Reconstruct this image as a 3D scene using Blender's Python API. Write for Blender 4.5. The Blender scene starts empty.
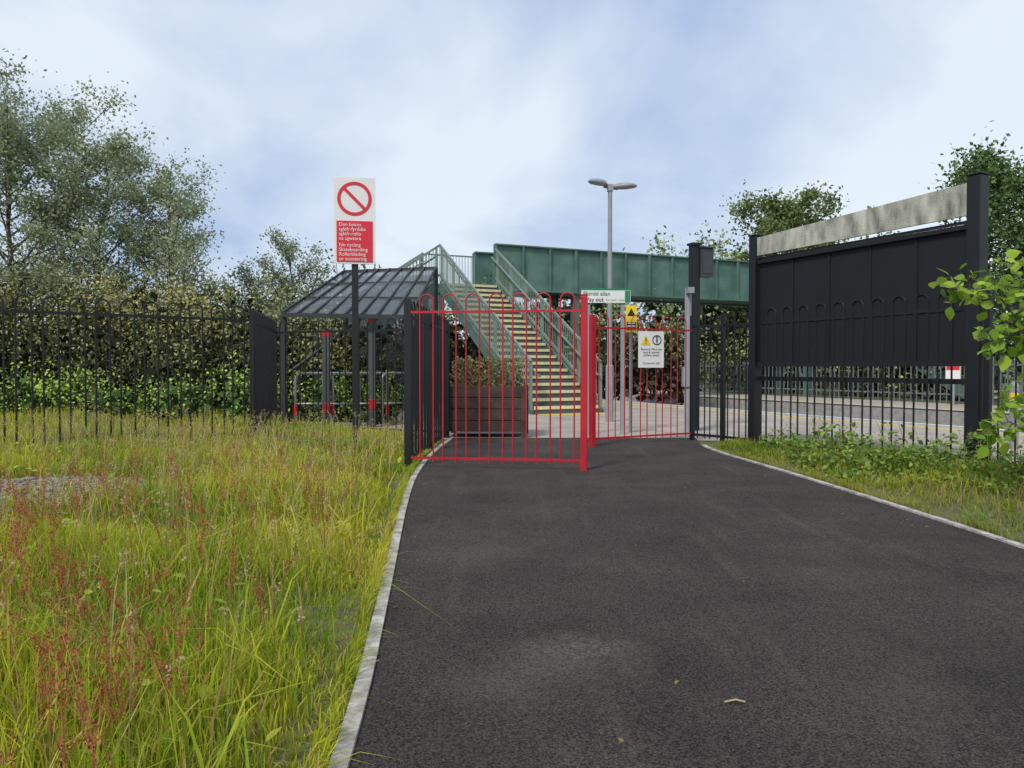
import bpy, math, random
import numpy as np
from mathutils import Vector, Matrix
random.seed(5); RNG=np.random.default_rng(5)
S=bpy.context.scene
COL=S.collection
# ------------------------------------------------------------ materials
def new_mat(name):
    m=bpy.data.materials.new(name); m.use_nodes=True
    nt=m.node_tree; b=nt.nodes['Principled BSDF']; return m,nt,b
def mat(name,col,rough=.6,metal=0,var=.25,scale=6,bump=.0,bscale=60,col2=None,detail=6,stretch=None):
    m,nt,b=new_mat(name); N=nt.nodes; L=nt.links
    tc=N.new('ShaderNodeTexCoord'); no=N.new('ShaderNodeTexNoise'); no.inputs['Scale'].default_value=scale; no.inputs['Detail'].default_value=detail
    if stretch:
        mp=N.new('ShaderNodeMapping'); mp.inputs['Scale'].default_value=stretch; L.new(tc.outputs['Object'],mp.inputs[0]); L.new(mp.outputs[0],no.inputs['Vector'])
    else: L.new(tc.outputs['Object'],no.inputs['Vector'])
    r=N.new('ShaderNodeValToRGB'); r.color_ramp.elements[0].position=.32; r.color_ramp.elements[1].position=.68
    c2=col2 if col2 else tuple(c*(1-var) for c in col)
    r.color_ramp.elements[0].color=(*c2,1); r.color_ramp.elements[1].color=(*col,1)
    L.new(no.outputs['Fac'],r.inputs['Fac']); L.new(r.outputs['Color'],b.inputs['Base Color'])
    b.inputs['Roughness'].default_value=rough; b.inputs['Metallic'].default_value=metal
    if bump>0:
        n2=N.new('ShaderNodeTexNoise'); n2.inputs['Scale'].default_value=bscale; n2.inputs['Detail'].default_value=4
        L.new(tc.outputs['Object'],n2.inputs['Vector'])
        bp=N.new('ShaderNodeBump'); bp.inputs['Strength'].default_value=bump; bp.inputs['Distance'].default_value=.02
        L.new(n2.outputs['Fac'],bp.inputs['Height']); L.new(bp.outputs['Normal'],b.inputs['Normal'])
    return m
def leaf_mat(name,trans=.35,rough=.55):
    m,nt,b=new_mat(name); N=nt.nodes; L=nt.links
    a=N.new('ShaderNodeAttribute'); a.attribute_name='Col'
    b.inputs['Roughness'].default_value=rough; b.inputs['Specular IOR Level'].default_value=.3
    L.new(a.outputs['Color'],b.inputs['Base Color'])
    if trans:
        t=N.new('ShaderNodeBsdfTranslucent'); mx=N.new('ShaderNodeMixShader'); mx.inputs[0].default_value=trans
        L.new(a.outputs['Color'],t.inputs['Color'])
        L.new(b.outputs[0],mx.inputs[1]); L.new(t.outputs[0],mx.inputs[2]); L.new(mx.outputs[0],N['Material Output'].inputs['Surface'])
    return m
M_leaf=leaf_mat('foliage_leaf'); M_grass=leaf_mat('grass_blade',.4,.6); M_far=leaf_mat('hedge_foliage',0,.7)
M_bark=mat('bark',(.16,.135,.11),.9,var=.5,scale=8,bump=.4)
M_black=mat('black_paint',(.008,.009,.011),.5,var=.35,scale=5)
M_red=mat('red_paint',(.54,.014,.028),.42,var=.25,scale=3)
M_white=mat('white_paint',(.78,.78,.76),.5,var=.06,scale=4)
M_signred=mat('sign_red',(.68,.02,.045),.45,var=.05)
M_yellow=mat('sign_yellow',(.85,.6,.02),.5,var=.05)
M_signgreen=mat('sign_green',(.02,.22,.1),.5,var=.05)
M_signblack=mat('sign_black',(.015,.015,.015),.5,var=.05)
M_green=mat('bridge_green',(.105,.205,.165),.55,scale=1.8,detail=12,col2=(.055,.12,.095))
M_pale=mat('railing_grey_green',(.20,.27,.225),.5,var=.3,scale=2)
M_galv=mat('galvanised_steel',(.42,.43,.44),.4,.6,var=.2,scale=9)
M_grey=mat('grey_paint',(.3,.31,.33),.5,var=.15)
M_conc=mat('concrete',(.42,.40,.37),.9,var=.3,scale=7,bump=.3,bscale=90)
# ------------------------------------------------------------ mesh builders
class MB:
    def __init__(s): s.v=[];s.f=[];s.m=[]
    def add(s,vs,fs,mi=0):
        o=len(s.v); s.v+= [tuple(p) for p in vs]; s.f+=[tuple(i+o for i in f) for f in fs]; s.m+=[mi]*len(fs)
    def box(s,c,z,rz=0,mi=0):
        x,y,w=z[0]/2,z[1]/2,z[2]/2; ca,sa=math.cos(rz),math.sin(rz); vs=[]
        for k in (-w,w):
            for a,b in ((-x,-y),(x,-y),(x,y),(-x,y)): vs.append((c[0]+a*ca-b*sa,c[1]+a*sa+b*ca,c[2]+k))
        s.add(vs,[(3,2,1,0),(4,5,6,7),(0,1,5,4),(1,2,6,5),(2,3,7,6),(3,0,4,7)],mi)
    def beam(s,p0,p1,w,h,mi=0):
        p0=Vector(p0);p1=Vector(p1); d=(p1-p0).normalized()
        sd=d.cross(Vector((0,0,1)))
        if sd.length<.05: sd=Vector((1,0,0))
        sd.normalize(); up=sd.cross(d).normalized(); vs=[]
        for p in (p0,p1):
            for a,b in ((-1,-1),(1,-1),(1,1),(-1,1)): vs.append(p+sd*a*w/2+up*b*h/2)
        s.add(vs,[(0,1,2,3),(7,6,5,4),(0,4,5,1),(1,5,6,2),(2,6,7,3),(3,7,4,0)],mi)
    def tube(s,pts,r,n=6,ref=None,mi=0):
        pts=[Vector(p) for p in pts]; k=len(pts); rr=r if hasattr(r,'__len__') else [r]*k; vs=[]
        for i,p in enumerate(pts):
            t=(pts[min(i+1,k-1)]-pts[max(i-1,0)]).normalized()
            rf=ref if ref is not None else (Vector((1,0,0)) if abs(t.z)>.8 else Vector((0,0,1)))
            a=t.cross(rf).normalized(); b=t.cross(a).normalized()
            for j in range(n):
                an=2*math.pi*j/n; vs.append(p+a*math.cos(an)*rr[i]+b*math.sin(an)*rr[i])
        fs=[]
        for i in range(k-1):
            for j in range(n): fs.append((i*n+j,i*n+(j+1)%n,(i+1)*n+(j+1)%n,(i+1)*n+j))
        fs.append(tuple(range(n-1,-1,-1))); fs.append(tuple((k-1)*n+j for j in range(n)))
        s.add(vs,fs,mi)
    def obj(s,name,mats,parent=None,smooth=False,bevel=0):
        me=bpy.data.meshes.new(name); me.from_pydata(s.v,[],s.f)
        for m in (mats if isinstance(mats,(list,tuple)) else [mats]): me.materials.append(m)
        me.polygons.foreach_set('material_index',s.m)
        if smooth: me.polygons.foreach_set('use_smooth',[True]*len(s.f))
        me.update(); o=bpy.data.objects.new(name,me); COL.objects.link(o)
        if parent: o.parent=parent
        if bevel:
            b=o.modifiers.new('bevel','BEVEL'); b.width=bevel; b.segments=2; b.limit_method='ANGLE'
        return o
def grp(name,loc=(0,0,0),rz=0):
    e=bpy.data.objects.new(name,None); e.location=loc; e.rotation_euler=(0,0,rz); e.empty_display_size=.2; COL.objects.link(e); return e
def npmesh(name,V,F,C,m,parent=None):
    me=bpy.data.meshes.new(name); nv=len(V); nf,k=F.shape
    me.vertices.add(nv); me.vertices.foreach_set('co',V.astype(np.float32).ravel())
    me.loops.add(nf*k); me.loops.foreach_set('vertex_index',F.astype(np.int32).ravel())
    me.polygons.add(nf); me.polygons.foreach_set('loop_start',np.arange(0,nf*k,k,dtype=np.int32))
    a=me.color_attributes.new('Col','FLOAT_COLOR','POINT')
    a.data.foreach_set('color',np.concatenate([C,np.ones((nv,1))],1).astype(np.float32).ravel())
    me.materials.append(m); me.update(calc_edges=True); me.validate()
    o=bpy.data.objects.new(name,me); COL.objects.link(o)
    if parent: o.parent=parent
    return o
T_rh=np.array([[0,0,0],[.3,.5,.04],[0,1,0],[-.3,.5,.04]],float); F_rh=np.array([[0,1,2,3]])
T_ov=np.array([[0,0,0],[.26,.28,.06],[.3,.62,.04],[0,1.05,-.08],[-.3,.62,.04],[-.26,.28,.06]],float); F_ov=np.array([[0,1,2,3],[0,3,4,5]])
def leaves(C,size,cols,rng,T=T_rh,F=F_rh,up=.0,droop=0.):
    n=len(C); d=rng.normal(size=(n,3)); d[:,2]=d[:,2]*(1-up*.7)-droop; d/=np.linalg.norm(d,axis=1)[:,None]
    nn=rng.normal(size=(n,3)); nn[:,2]+=up*4; s=np.cross(d,nn); s/=np.linalg.norm(s,axis=1)[:,None]+1e-9; nn=np.cross(s,d)
    V=C[:,None,:]+size[:,None,None]*(T[None,:,0:1]*s[:,None,:]+T[None,:,1:2]*d[:,None,:]+T[None,:,2:3]*nn[:,None,:])
    k=len(T); Fc=(F[None]+np.arange(n)[:,None,None]*k).reshape(-1,F.shape[1])
    return V.reshape(-1,3),Fc,np.repeat(cols,k,axis=0)
def lerpc(a,b,t): a=np.array(a);b=np.array(b); return a[None]*(1-t[:,None])+b[None]*t[:,None]
def joinparts(ps):
    V=[];F=[];C=[];o=0
    for a,b,c in ps: V.append(a);F.append(b+o);C.append(c);o+=len(a)
    return np.concatenate(V),np.concatenate(F),np.concatenate(C)
# ------------------------------------------------------------ frame of the railway
U=Vector((-.4,.9165,0)); Nn=Vector((.9165,.4,0))
def nu(n,u,z=0): p=Nn*n+U*u; return (p.x,p.y,z)
RAILANG=math.atan2(U.y,U.x)
# ------------------------------------------------------------ ground
M_soil=mat('ground_grass_soil',(.10,.14,.035),.95,col2=(.07,.065,.03),scale=1.6,bump=.5,bscale=30,detail=10)
M_ballast=mat('ballast',(.2,.17,.14),.95,var=.6,scale=40,bump=.8,bscale=60)
E1,E2=14.0,19.2
g=MB()
Lr=500
def strip(mb,n0,n1,z0,z1,mi,u0=-Lr,u1=Lr):
    mb.add([nu(n0,u0,z0),nu(n1,u0,z1),nu(n1,u1,z1),nu(n0,u1,z0)],[(0,1,2,3)],mi)
strip(g,-500,E1,0,0,0); strip(g,E1,E1,0,-.95,1); strip(g,E1,E2,-.95,-.95,2); strip(g,E2,E2,-.95,0,1); strip(g,E2,600,0,0,0)
g.obj('ground',[M_soil,M_conc,M_ballast])
for c in (15.5,17.9):
    t=MB()
    for s in (-.72,.72):
        t.beam(nu(c+s,-60,-.72),nu(c+s,120,-.72),.07,.14,0)
    for k in range(-60,180):
        p=nu(c,k*.65,-.88); t.box(p,(2.4,.25,.14),math.atan2(Nn.y,Nn.x),1)
    t.obj('railway_track',[mat('rail_steel',(.16,.1,.07),.5,.6),mat('sleeper',(.2,.19,.18),.9)])
M_plat=mat('platform_paving',(.42,.37,.31),.9,col2=(.28,.245,.205),scale=1.2,bump=.2,bscale=120,detail=12)
M_line=mat('line_paint_yellow',(.74,.52,.06),.7,var=.35,scale=8)
p=MB()
strip(p,7.95,E1-1.0,.006,.006,0,-30,90); strip(p,E1-1.0,E1-.75,.008,.008,3,-30,90); strip(p,E1-.75,E1+.03,.006,.006,2,-30,90)
strip(p,E1-.12,E1+.035,.010,.010,1,-30,90)
p.obj('station_platform',[M_plat,M_white,M_conc,M_line])
p=MB()
strip(p,E2+.85,E2+3.6,.006,.006,0,-30,90); strip(p,E2+.57,E2+.85,.008,.008,1,-30,90); strip(p,E2-.03,E2+.57,.006,.006,2,-30,90)
strip(p,E2-.035,E2+.1,.010,.010,3,-30,90)
p.obj('station_platform',[M_plat,M_line,M_conc,M_white])
p=MB(); p.add([(-1.0,12.1,.003),(2.9,12.0,.003),(3.4,12.0,.003),nu(7.95,9,.003),nu(7.95,24,.003),(-7,21,.003),(-4.6,13.9,.003),(-2,13.8,.003)],[tuple(range(8))])
p.obj('station_forecourt_paving',M_plat)
# ------------------------------------------------------------ path
LE=np.array([(-6,-.41),(0,-.42),(1.2,-.43),(2.18,-.45),(3.1,-.545),(4.55,-.69),(5.95,-.84),(7.8,-1.0),(9.7,-1.05),(11.35,-1.0),(12.4,-.93)])
RE=np.array([(-6,3.1),(0,3.22),(4.8,3.23),(6.15,3.14),(7.95,3.01),(9.5,2.85),(10.6,2.72),(11.4,2.78),(12.0,2.95),(12.4,3.05)])
ys=np.linspace(-6,12.4,75)
def smooth(a): return np.convolve(np.pad(a,3,mode='edge'),np.ones(7)/7,'valid')
lx=smooth(np.interp(ys,LE[:,0],LE[:,1])); rx=smooth(np.interp(ys,RE[:,0],RE[:,1]))
def leftx(y): return np.interp(y,ys,lx)
def rightx(y): return np.interp(y,ys,rx)
def asphalt():
    m,nt,b=new_mat('asphalt'); N=nt.nodes; L=nt.links
    tc=N.new('ShaderNodeTexCoord')
    def noise(s,d=6,vec=None,rough=.5):
        n=N.new('ShaderNodeTexNoise'); n.inputs['Scale'].default_value=s; n.inputs['Detail'].default_value=d; n.inputs['Roughness'].default_value=rough; L.new(vec or tc.outputs['Object'],n.inputs['Vector']); return n
    def ramp(src,p0,c0,p1,c1):
        r=N.new('ShaderNodeValToRGB'); e=r.color_ramp.elements; e[0].position=p0;e[1].position=p1; e[0].color=(*c0,1); e[1].color=(*c1,1); L.new(src,r.inputs['Fac']); return r
    def mix(f,a,bb,mode='MIX'):
        x=N.new('ShaderNodeMix'); x.data_type='RGBA'; x.blend_type=mode
        if isinstance(f,float): x.inputs[0].default_value=f
        else: L.new(f,x.inputs[0])
        L.new(a,x.inputs[6]); L.new(bb,x.inputs[7]); return x.outputs[2]
    base=ramp(noise(1.3,10,rough=.6).outputs['Fac'],.35,(.042,.037,.034),.7,(.072,.063,.057))
    agg=ramp(noise(130,4,rough=.8).outputs['Fac'],.41,(.12,.12,.12),.63,(2.3,2.2,2.1))
    c=mix(1.0,base.outputs['Color'],agg.outputs['Color'],'MULTIPLY')
    dust=N.new('ShaderNodeRGB'); dust.outputs[0].default_value=(.18,.148,.122,1)
    d1=noise(.75,12,rough=.65); dm=ramp(d1.outputs['Fac'],.52,(0,0,0),.76,(.5,.5,.5))
    brk=ramp(noise(60,6,rough=.75).outputs['Fac'],.42,(.05,.05,.05),.62,(1,1,1))
    f=mix(1.0,dm.outputs['Color'],brk.outputs['Color'],'MULTIPLY')
    c=mix(f,c,dust.outputs[0])
    mp=N.new('ShaderNodeMapping'); mp.inputs['Scale'].default_value=(5,.35,1); mp.inputs['Rotation'].default_value=(0,0,.12); L.new(tc.outputs['Object'],mp.inputs[0])
    sm=ramp(noise(1.4,8,mp.outputs[0],.6).outputs['Fac'],.55,(0,0,0),.72,(.45,.45,.45))
    f=mix(1.0,sm.outputs['Color'],brk.outputs['Color'],'MULTIPLY'); c=mix(f,c,dust.outputs[0])
    def spot(x,y,rad,amt):
        nonlocal c
        vm=N.new('ShaderNodeVectorMath'); vm.operation='DISTANCE'; vm.inputs[1].default_value=(x,y,.012)
        wv=N.new('ShaderNodeVectorMath'); wv.operation='MULTIPLY_ADD'; wv.inputs[1].default_value=(.5,.5,0); L.new(noise(3.5,6).outputs['Color'],wv.inputs[0])
        wv.inputs[2].default_value=(-.25,-.25,0); av=N.new('ShaderNodeVectorMath'); L.new(tc.outputs['Object'],av.inputs[0]); L.new(wv.outputs[0],av.inputs[1])
        L.new(av.outputs[0],vm.inputs[0])
        r=ramp(vm.outputs['Value'],rad*.2,(amt,)*3,rad,(0,0,0)); ff=mix(1.0,r.outputs['Color'],brk.outputs['Color'],'MULTIPLY'); c=mix(ff,c,dust.outputs[0])
    spot(.27,3.0,.32,1.0); spot(.0,2.75,.28,.55); spot(1.4,2.6,.3,.4); spot(-.25,4.6,.5,.55)
    v=N.new('ShaderNodeTexVoronoi'); v.inputs['Scale'].default_value=70; L.new(tc.outputs['Object'],v.inputs['Vector'])
    vr=ramp(v.outputs['Distance'],.10,(.8,.8,.8),.2,(0,0,0)) 
    gate=ramp(noise(30,4).outputs['Fac'],.5,(0,0,0),.6,(1,1,1))
    vm=mix(1.0,vr.outputs['Color'],gate.outputs['Color'],'MULTIPLY')
    st=N.new('ShaderNodeRGB'); st.outputs[0].default_value=(.22,.2,.175,1)
    c=mix(vm,c,st.outputs[0])
    L.new(c,b.inputs['Base Color']); b.inputs['Roughness'].default_value=.92; b.inputs['Specular IOR Level'].default_value=.25
    bp=N.new('ShaderNodeBump'); bp.inputs['Strength'].default_value=1.0; bp.inputs['Distance'].default_value=.012
    L.new(noise(140,4,rough=.7).outputs['Fac'],bp.inputs['Height']); L.new(bp.outputs['Normal'],b.inputs['Normal'])
    return m
M_asp=asphalt()
p=MB()
for i in range(len(ys)-1):
    p.add([(lx[i],ys[i],.012),(rx[i],ys[i],.012),(rx[i+1],ys[i+1],.012),(lx[i+1],ys[i+1],.012)],[(0,1,2,3)])
p.obj('asphalt_path',M_asp)
M_kerb=mat('kerb_concrete',(.60,.57,.51),.9,col2=(.23,.21,.17),scale=11,bump=.6,bscale=60,detail=12)
for arr,sg in ((lx,-1),(rx,1)):
    k=MB()
    for i in range(len(ys)-1):
        if sg==1 and ys[i]>11: break
        w=.055
        a=(arr[i]+sg*w/2,ys[i],.012); b=(arr[i+1]+sg*w/2,ys[i+1],.012)
        k.beam(a,(b[0],b[1]-(.006 if i%4==3 else 0),.012),w,.030)
    k.obj('path_edging_kerb',M_kerb)
# ------------------------------------------------------------ verges
def vn(x,y): return .5+.25*np.sin(x*1.7+y*1.1+.5)+.25*np.sin(x*.9-y*2.3)+.12*np.sin(x*4.1+y*3.7)
RB=np.array([(-6,-.46),(0,-.47),(8.8,-1.12),(12.2,-1.12),(12.9,-1.9),(13.9,-4.5),(22,-5.4)])
def vright(y): return np.where(y<8.8,leftx(y)-.056,np.interp(y,RB[:,0],RB[:,1]))
def hL(x,y):
    d=np.clip(vright(y)-x,0,20); return .008+.14*(1-np.exp(-d*.35))+.05*np.minimum(d,1)*vn(x,y)
def hR(x,y):
    d=np.clip(x-rightx(y)-.056,0,20); return .008+.08*(1-np.exp(-d*.9))*np.clip((11.2-y)/2,0.1,1)+.03*np.minimum(d,1)*vn(x,y)
M_verge=mat('verge_earth',(.13,.16,.04),.95,col2=(.09,.07,.04),scale=3,bump=.6,bscale=40,detail=10)
Y=np.linspace(-6,21,110); sx=np.linspace(0,1,70)**1.6
V=[];F=[]
for y in Y:
    r=float(vright(np.array(y)))
    xx=r-sx*(19+r); zz=hL(xx,np.full_like(xx,y)); zz[0]=.012
    V+=[(a,y,c) for a,c in zip(xx,zz)]
n=len(sx)
for i in range(len(Y)-1):
    for j in range(n-1): F.append((i*n+j,(i+1)*n+j,(i+1)*n+j+1,i*n+j+1))
m_=MB(); m_.add(V,F); m_.obj('grass_verge_ground',M_verge,smooth=True)
def fenceX(y): return 3.55+(11.1-y)*.5
Y=np.linspace(-6,11.6,70); V=[];F=[]; s2=np.linspace(0,1,20)
for y in Y:
    r=float(rightx(y))+.056; e=max(fenceX(y)-.0,r+.05)
    xx=r+s2*(e-r); zz=hR(xx,np.full_like(xx,y)); V+=[(a,y,c) for a,c in zip(xx,zz)]
n=20
for i in range(len(Y)-1):
    for j in range(n-1): F.append((i*n+j,i*n+j+1,(i+1)*n+j+1,(i+1)*n+j))
m_=MB(); m_.add(V,F); m_.obj('grass_verge_ground',M_verge,smooth=True)
# ------------------------------------------------------------ grass blades
def blades(P,H,W,C,rng,lean=.5,ldir=None):
    n=len(P); az=rng.uniform(0,2*np.pi,n); ld=rng.uniform(0,2*np.pi,n) if ldir is None else ldir; ln=rng.gamma(2.,lean*.28,n)
    s=np.stack([np.cos(az),np.sin(az),np.zeros(n)],1); l=np.stack([np.cos(ld),np.sin(ld),np.zeros(n)],1)
    lv=[(0,1.,0),(.4,.85,.12),(.75,.55,.5)]; vs=[]
    for t,w,b in lv:
        c=P+np.array([0,0,1.])*(H*t*(1-.25*np.minimum(ln,1.5)*b))[:,None]+l*(H*ln*b)[:,None]
        vs+= [c-s*(W*w/2)[:,None],c+s*(W*w/2)[:,None]]
    tip=P+np.array([0,0,1.])*(H*(1-.38*np.minimum(ln,1.5)))[:,None]+l*(H*ln)[:,None]; vs.append(tip)
    V=np.stack(vs,1).reshape(-1,3)
    f=np.array([[0,1,3],[0,3,2],[2,3,5],[2,5,4],[4,5,6]]); Fc=(f[None]+np.arange(n)[:,None,None]*7).reshape(-1,3)
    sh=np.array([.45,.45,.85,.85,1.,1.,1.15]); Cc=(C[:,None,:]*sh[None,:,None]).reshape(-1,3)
    return V,Fc,Cc
rng=RNG
def gcol(n,x,y,rng):
    k=vn(x*1.3+2,y*1.1)+rng.normal(0,.25,n)
    c=lerpc((.23,.36,.018),(.64,.62,.045),np.clip(k,0,1))
    dry=rng.random(n)<(.11+.3*np.clip(vn(x*.8,y*.9+3)-.42,0,1)); c[dry]=lerpc((.56,.36,.13),(.68,.52,.22),rng.random(dry.sum()))
    return c
def bare(x,y): return ((x+3.95)/1.0)**2+((y-6.2)/.95)**2
parts=[]
def left_field(N,y0,y1,xw,hmin,hmax,wid,p=1.,cm=1.):
    y=y0+(y1-y0)*rng.random(N)**p; x=vright(y)-.0-xw*rng.random(N)**1.15
    k=(rng.random(N)<np.clip(bare(x,y)-.35,0.02,1)); x=x[k];y=y[k]; n=len(x)
    thin=rng.random(n)<(.5+.65*vn(x*2.3+4,y*1.9)); x=x[thin];y=y[thin];n=len(x)
    edge=np.clip((vright(y)-x)/.35,.3,1)
    H=rng.uniform(hmin,hmax,n)*edge*(.5+1.0*vn(x*1.1,y*1.4+1)); P=np.stack([x,y,hL(x,y)-.01],1)
    return blades(P,H,np.full(n,wid)*rng.uniform(.6,1.4,n),gcol(n,x,y,rng)*cm,rng,.65)
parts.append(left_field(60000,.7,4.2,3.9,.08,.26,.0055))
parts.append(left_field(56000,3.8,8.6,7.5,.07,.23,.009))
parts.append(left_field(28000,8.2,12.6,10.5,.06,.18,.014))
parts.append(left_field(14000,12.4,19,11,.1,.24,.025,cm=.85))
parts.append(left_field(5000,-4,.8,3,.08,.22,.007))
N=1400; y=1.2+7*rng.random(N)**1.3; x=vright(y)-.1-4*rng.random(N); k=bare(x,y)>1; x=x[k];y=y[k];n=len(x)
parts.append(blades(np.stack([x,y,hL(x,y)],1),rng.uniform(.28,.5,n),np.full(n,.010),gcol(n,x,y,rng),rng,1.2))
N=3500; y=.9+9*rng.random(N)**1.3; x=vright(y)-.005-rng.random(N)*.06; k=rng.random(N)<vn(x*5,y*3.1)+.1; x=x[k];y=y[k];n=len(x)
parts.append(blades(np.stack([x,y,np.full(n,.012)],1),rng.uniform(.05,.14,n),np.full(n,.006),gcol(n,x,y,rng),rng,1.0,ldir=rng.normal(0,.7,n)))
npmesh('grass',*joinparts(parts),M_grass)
parts=[]
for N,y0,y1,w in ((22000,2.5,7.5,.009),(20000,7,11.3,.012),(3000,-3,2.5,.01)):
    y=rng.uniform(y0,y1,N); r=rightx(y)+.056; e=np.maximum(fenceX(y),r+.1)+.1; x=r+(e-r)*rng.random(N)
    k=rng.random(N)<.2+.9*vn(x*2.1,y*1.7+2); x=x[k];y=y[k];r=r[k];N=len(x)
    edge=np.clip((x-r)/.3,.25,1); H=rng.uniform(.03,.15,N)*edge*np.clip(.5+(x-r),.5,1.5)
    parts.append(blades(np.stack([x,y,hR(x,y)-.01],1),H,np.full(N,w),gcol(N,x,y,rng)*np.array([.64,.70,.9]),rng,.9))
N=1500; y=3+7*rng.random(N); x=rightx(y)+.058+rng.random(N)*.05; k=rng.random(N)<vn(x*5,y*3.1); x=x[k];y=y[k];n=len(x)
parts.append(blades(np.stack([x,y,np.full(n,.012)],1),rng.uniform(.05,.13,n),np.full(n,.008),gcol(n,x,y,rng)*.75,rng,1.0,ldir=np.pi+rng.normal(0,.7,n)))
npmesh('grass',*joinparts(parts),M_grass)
N=1500; y=1.6+9*rng.random(N)**.8; x=vright(y)-.2-5*rng.random(N); k=bare(x,y)>1; x=x[k];y=y[k];N=len(x)
V1=blades(np.stack([x,y,hL(x,y)],1),rng.uniform(.3,.6,N),np.full(N,.003)+y*.0006,lerpc((.4,.34,.12),(.56,.47,.22),rng.random(N)),rng,.45)
hd=V1[0].reshape(-1,7,3)
tt=rng.random((N,12,1))*.7; cc=(hd[:,None,6]*(1-tt)+((hd[:,4]+hd[:,5])/2)[:,None]*tt)+rng.normal(0,.006,(N,12,3)); cc=cc.reshape(-1,3)
lv=leaves(cc,np.full(len(cc),.014),lerpc((.45,.35,.16),(.58,.42,.24),rng.random(len(cc))),rng,droop=-.8)
e=grp('seeding_grass'); npmesh('stems',*V1,M_grass,e); npmesh('seed_heads',*lv,M_grass,e)
def sorrel(pts,rng,name):
    mb=MB(); CC=[]
    for (x,y,h) in pts:
        z=float(hL(np.array(x),np.array(y))); a=rng.uniform(0,6.28); l=rng.uniform(.05,.6)*h
        P=[Vector((x+math.cos(a)*l*t*t,y+math.sin(a)*l*t*t,z+h*t)) for t in (0,.3,.6,.85,1)]
        mb.tube(P,[.002,.0018,.0015,.001,.0007],4)
        segs=[(P[2],P[3]),(P[3],P[4])]
        for k in range(rng.integers(3,8)):
            t=rng.uniform(.4,.9); b=Vector((x+math.cos(a)*l*t*t,y+math.sin(a)*l*t*t,z+h*t)); aa=rng.uniform(0,6.28); bl=h*rng.uniform(.08,.24)
            e2=b+Vector((math.cos(aa)*bl*.4,math.sin(aa)*bl*.4,bl)); mb.tube([b,e2],[.001,.0007],3); segs.append((b,e2))
        for s0,s1 in segs:
            for k in range(rng.integers(8,18)):
                q=s0.lerp(s1,rng.random()); CC.append((q.x+rng.normal(0,.005),q.y+rng.normal(0,.005),q.z))
    CC=np.array(CC); e=grp(name)
    mb.obj('stems',mat('sorrel_stem',(.34,.09,.045),.7,col2=(.28,.2,.06)),e)
    npmesh('seeds',*leaves(CC,rng.uniform(.006,.012,len(CC)),lerpc((.36,.04,.025),(.50,.20,.08),rng.random(len(CC))),rng),M_grass,e)
pts=[]
for i in range(760):
    y=1.5+5.4*rng.random()**1.1; x=float(vright(np.array(y)))-.3-rng.random()*2.7*(.4+y*.28)
    if bare(x,y)<1: continue
    if vn(x*1.9+1,y*1.6)+rng.normal(0,.2)<.45: continue
    pts.append((x,y,rng.uniform(.25,.55)))
for i in range(26):
    pts.append((rng.uniform(-1.6,-.95),rng.uniform(1.5,2.2),rng.uniform(.3,.52)))
sorrel(pts,rng,'red_sorrel_plants')
N=4200; y=1.3+8*rng.random(N)**1.2; x=vright(y)-.1-5.5*rng.random(N)
cl=rng.random(N)<np.clip(vn(x*2,y*2)*1.3-.4,0,1); x=x[cl];y=y[cl];N=len(x)
P=np.stack([x,y,hL(x,y)+rng.uniform(.02,.16,N)],1)
npmesh('broadleaf_weeds',*leaves(P,rng.uniform(.03,.07,N),lerpc((.16,.28,.03),(.48,.5,.06),rng.random(N)),rng,T_ov,F_ov,up=.6),M_leaf)
st=MB()
for i in range(1300):
    a=rng.uniform(0,6.28); r=math.sqrt(rng.random())*.95; x=-3.95+math.cos(a)*r*1.05; y=6.2+math.sin(a)*r*.95; s=rng.uniform(.012,.05)
    z=float(hL(np.array(x),np.array(y))); st.box((x,y,z+s*.2),(s*1.4,s,s*.8),rng.uniform(0,3))
st.obj('gravel_patch',mat('gravel_stone',(.34,.31,.26),.9,var=.65,scale=12),bevel=.004)
# ------------------------------------------------------------ bow top fences
def fence(name,pts,H,m,pitch=.285,gap=.165,posts=True,maxspan=2.7,br=.0095,postw=.06,zb=0.,endposts=(True,True),post_h=None,rail=.038):
    mb=MB(); ph=post_h or H-.02
    for (a,b) in zip(pts[:-1],pts[1:]):
        A=Vector((*a,0));B=Vector((*b,0)); L=(B-A).length; d=(B-A)/L; nrm=Vector((-d.y,d.x,0)); rz=math.atan2(d.y,d.x)
        ns=max(1,round(L/maxspan)); sp=L/ns
        for s in range(ns):
            S0=A+d*sp*s; npair=max(1,round((sp-.1)/pitch)); pt=(sp-.1)/npair
            for k in range(npair):
                c=S0+d*(.05+pt*(k+.5)); r=gap/2*pt/pitch*1.0
                P=[c-d*r+Vector((0,0,zb+.05)),c-d*r+Vector((0,0,zb+H*.5)),c-d*r+Vector((0,0,zb+H-r))]
                for q in range(1,8):
                    an=math.pi*q/8; P.append(c-d*r*math.cos(an)+Vector((0,0,zb+H-r+r*math.sin(an))))
                P+=[c+d*r+Vector((0,0,zb+H-r)),c+d*r+Vector((0,0,zb+H*.5)),c+d*r+Vector((0,0,zb+.05))]
                mb.tube(P,br,6,ref=nrm)
            for z in (zb+.1,zb+H-.2):
                mb.beam(S0+Vector((0,0,z)),S0+d*sp+Vector((0,0,z)),.012,rail)
            if posts and not(s==0 and not endposts[0]): mb.box(S0+Vector((0,0,zb+ph/2-.05)),(postw,postw,ph+.1),rz)
        if posts and endposts[1]: mb.box(B+Vector((0,0,zb+ph/2-.05)),(postw,postw,ph+.1),rz)
    return mb.obj(name,m,smooth=False)
fence('black_bow_top_fence',[(-10.6,5.9),(-6.9,8.76),(-3.83,11.2)],2.05,M_black,br=.012,postw=.05)
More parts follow.
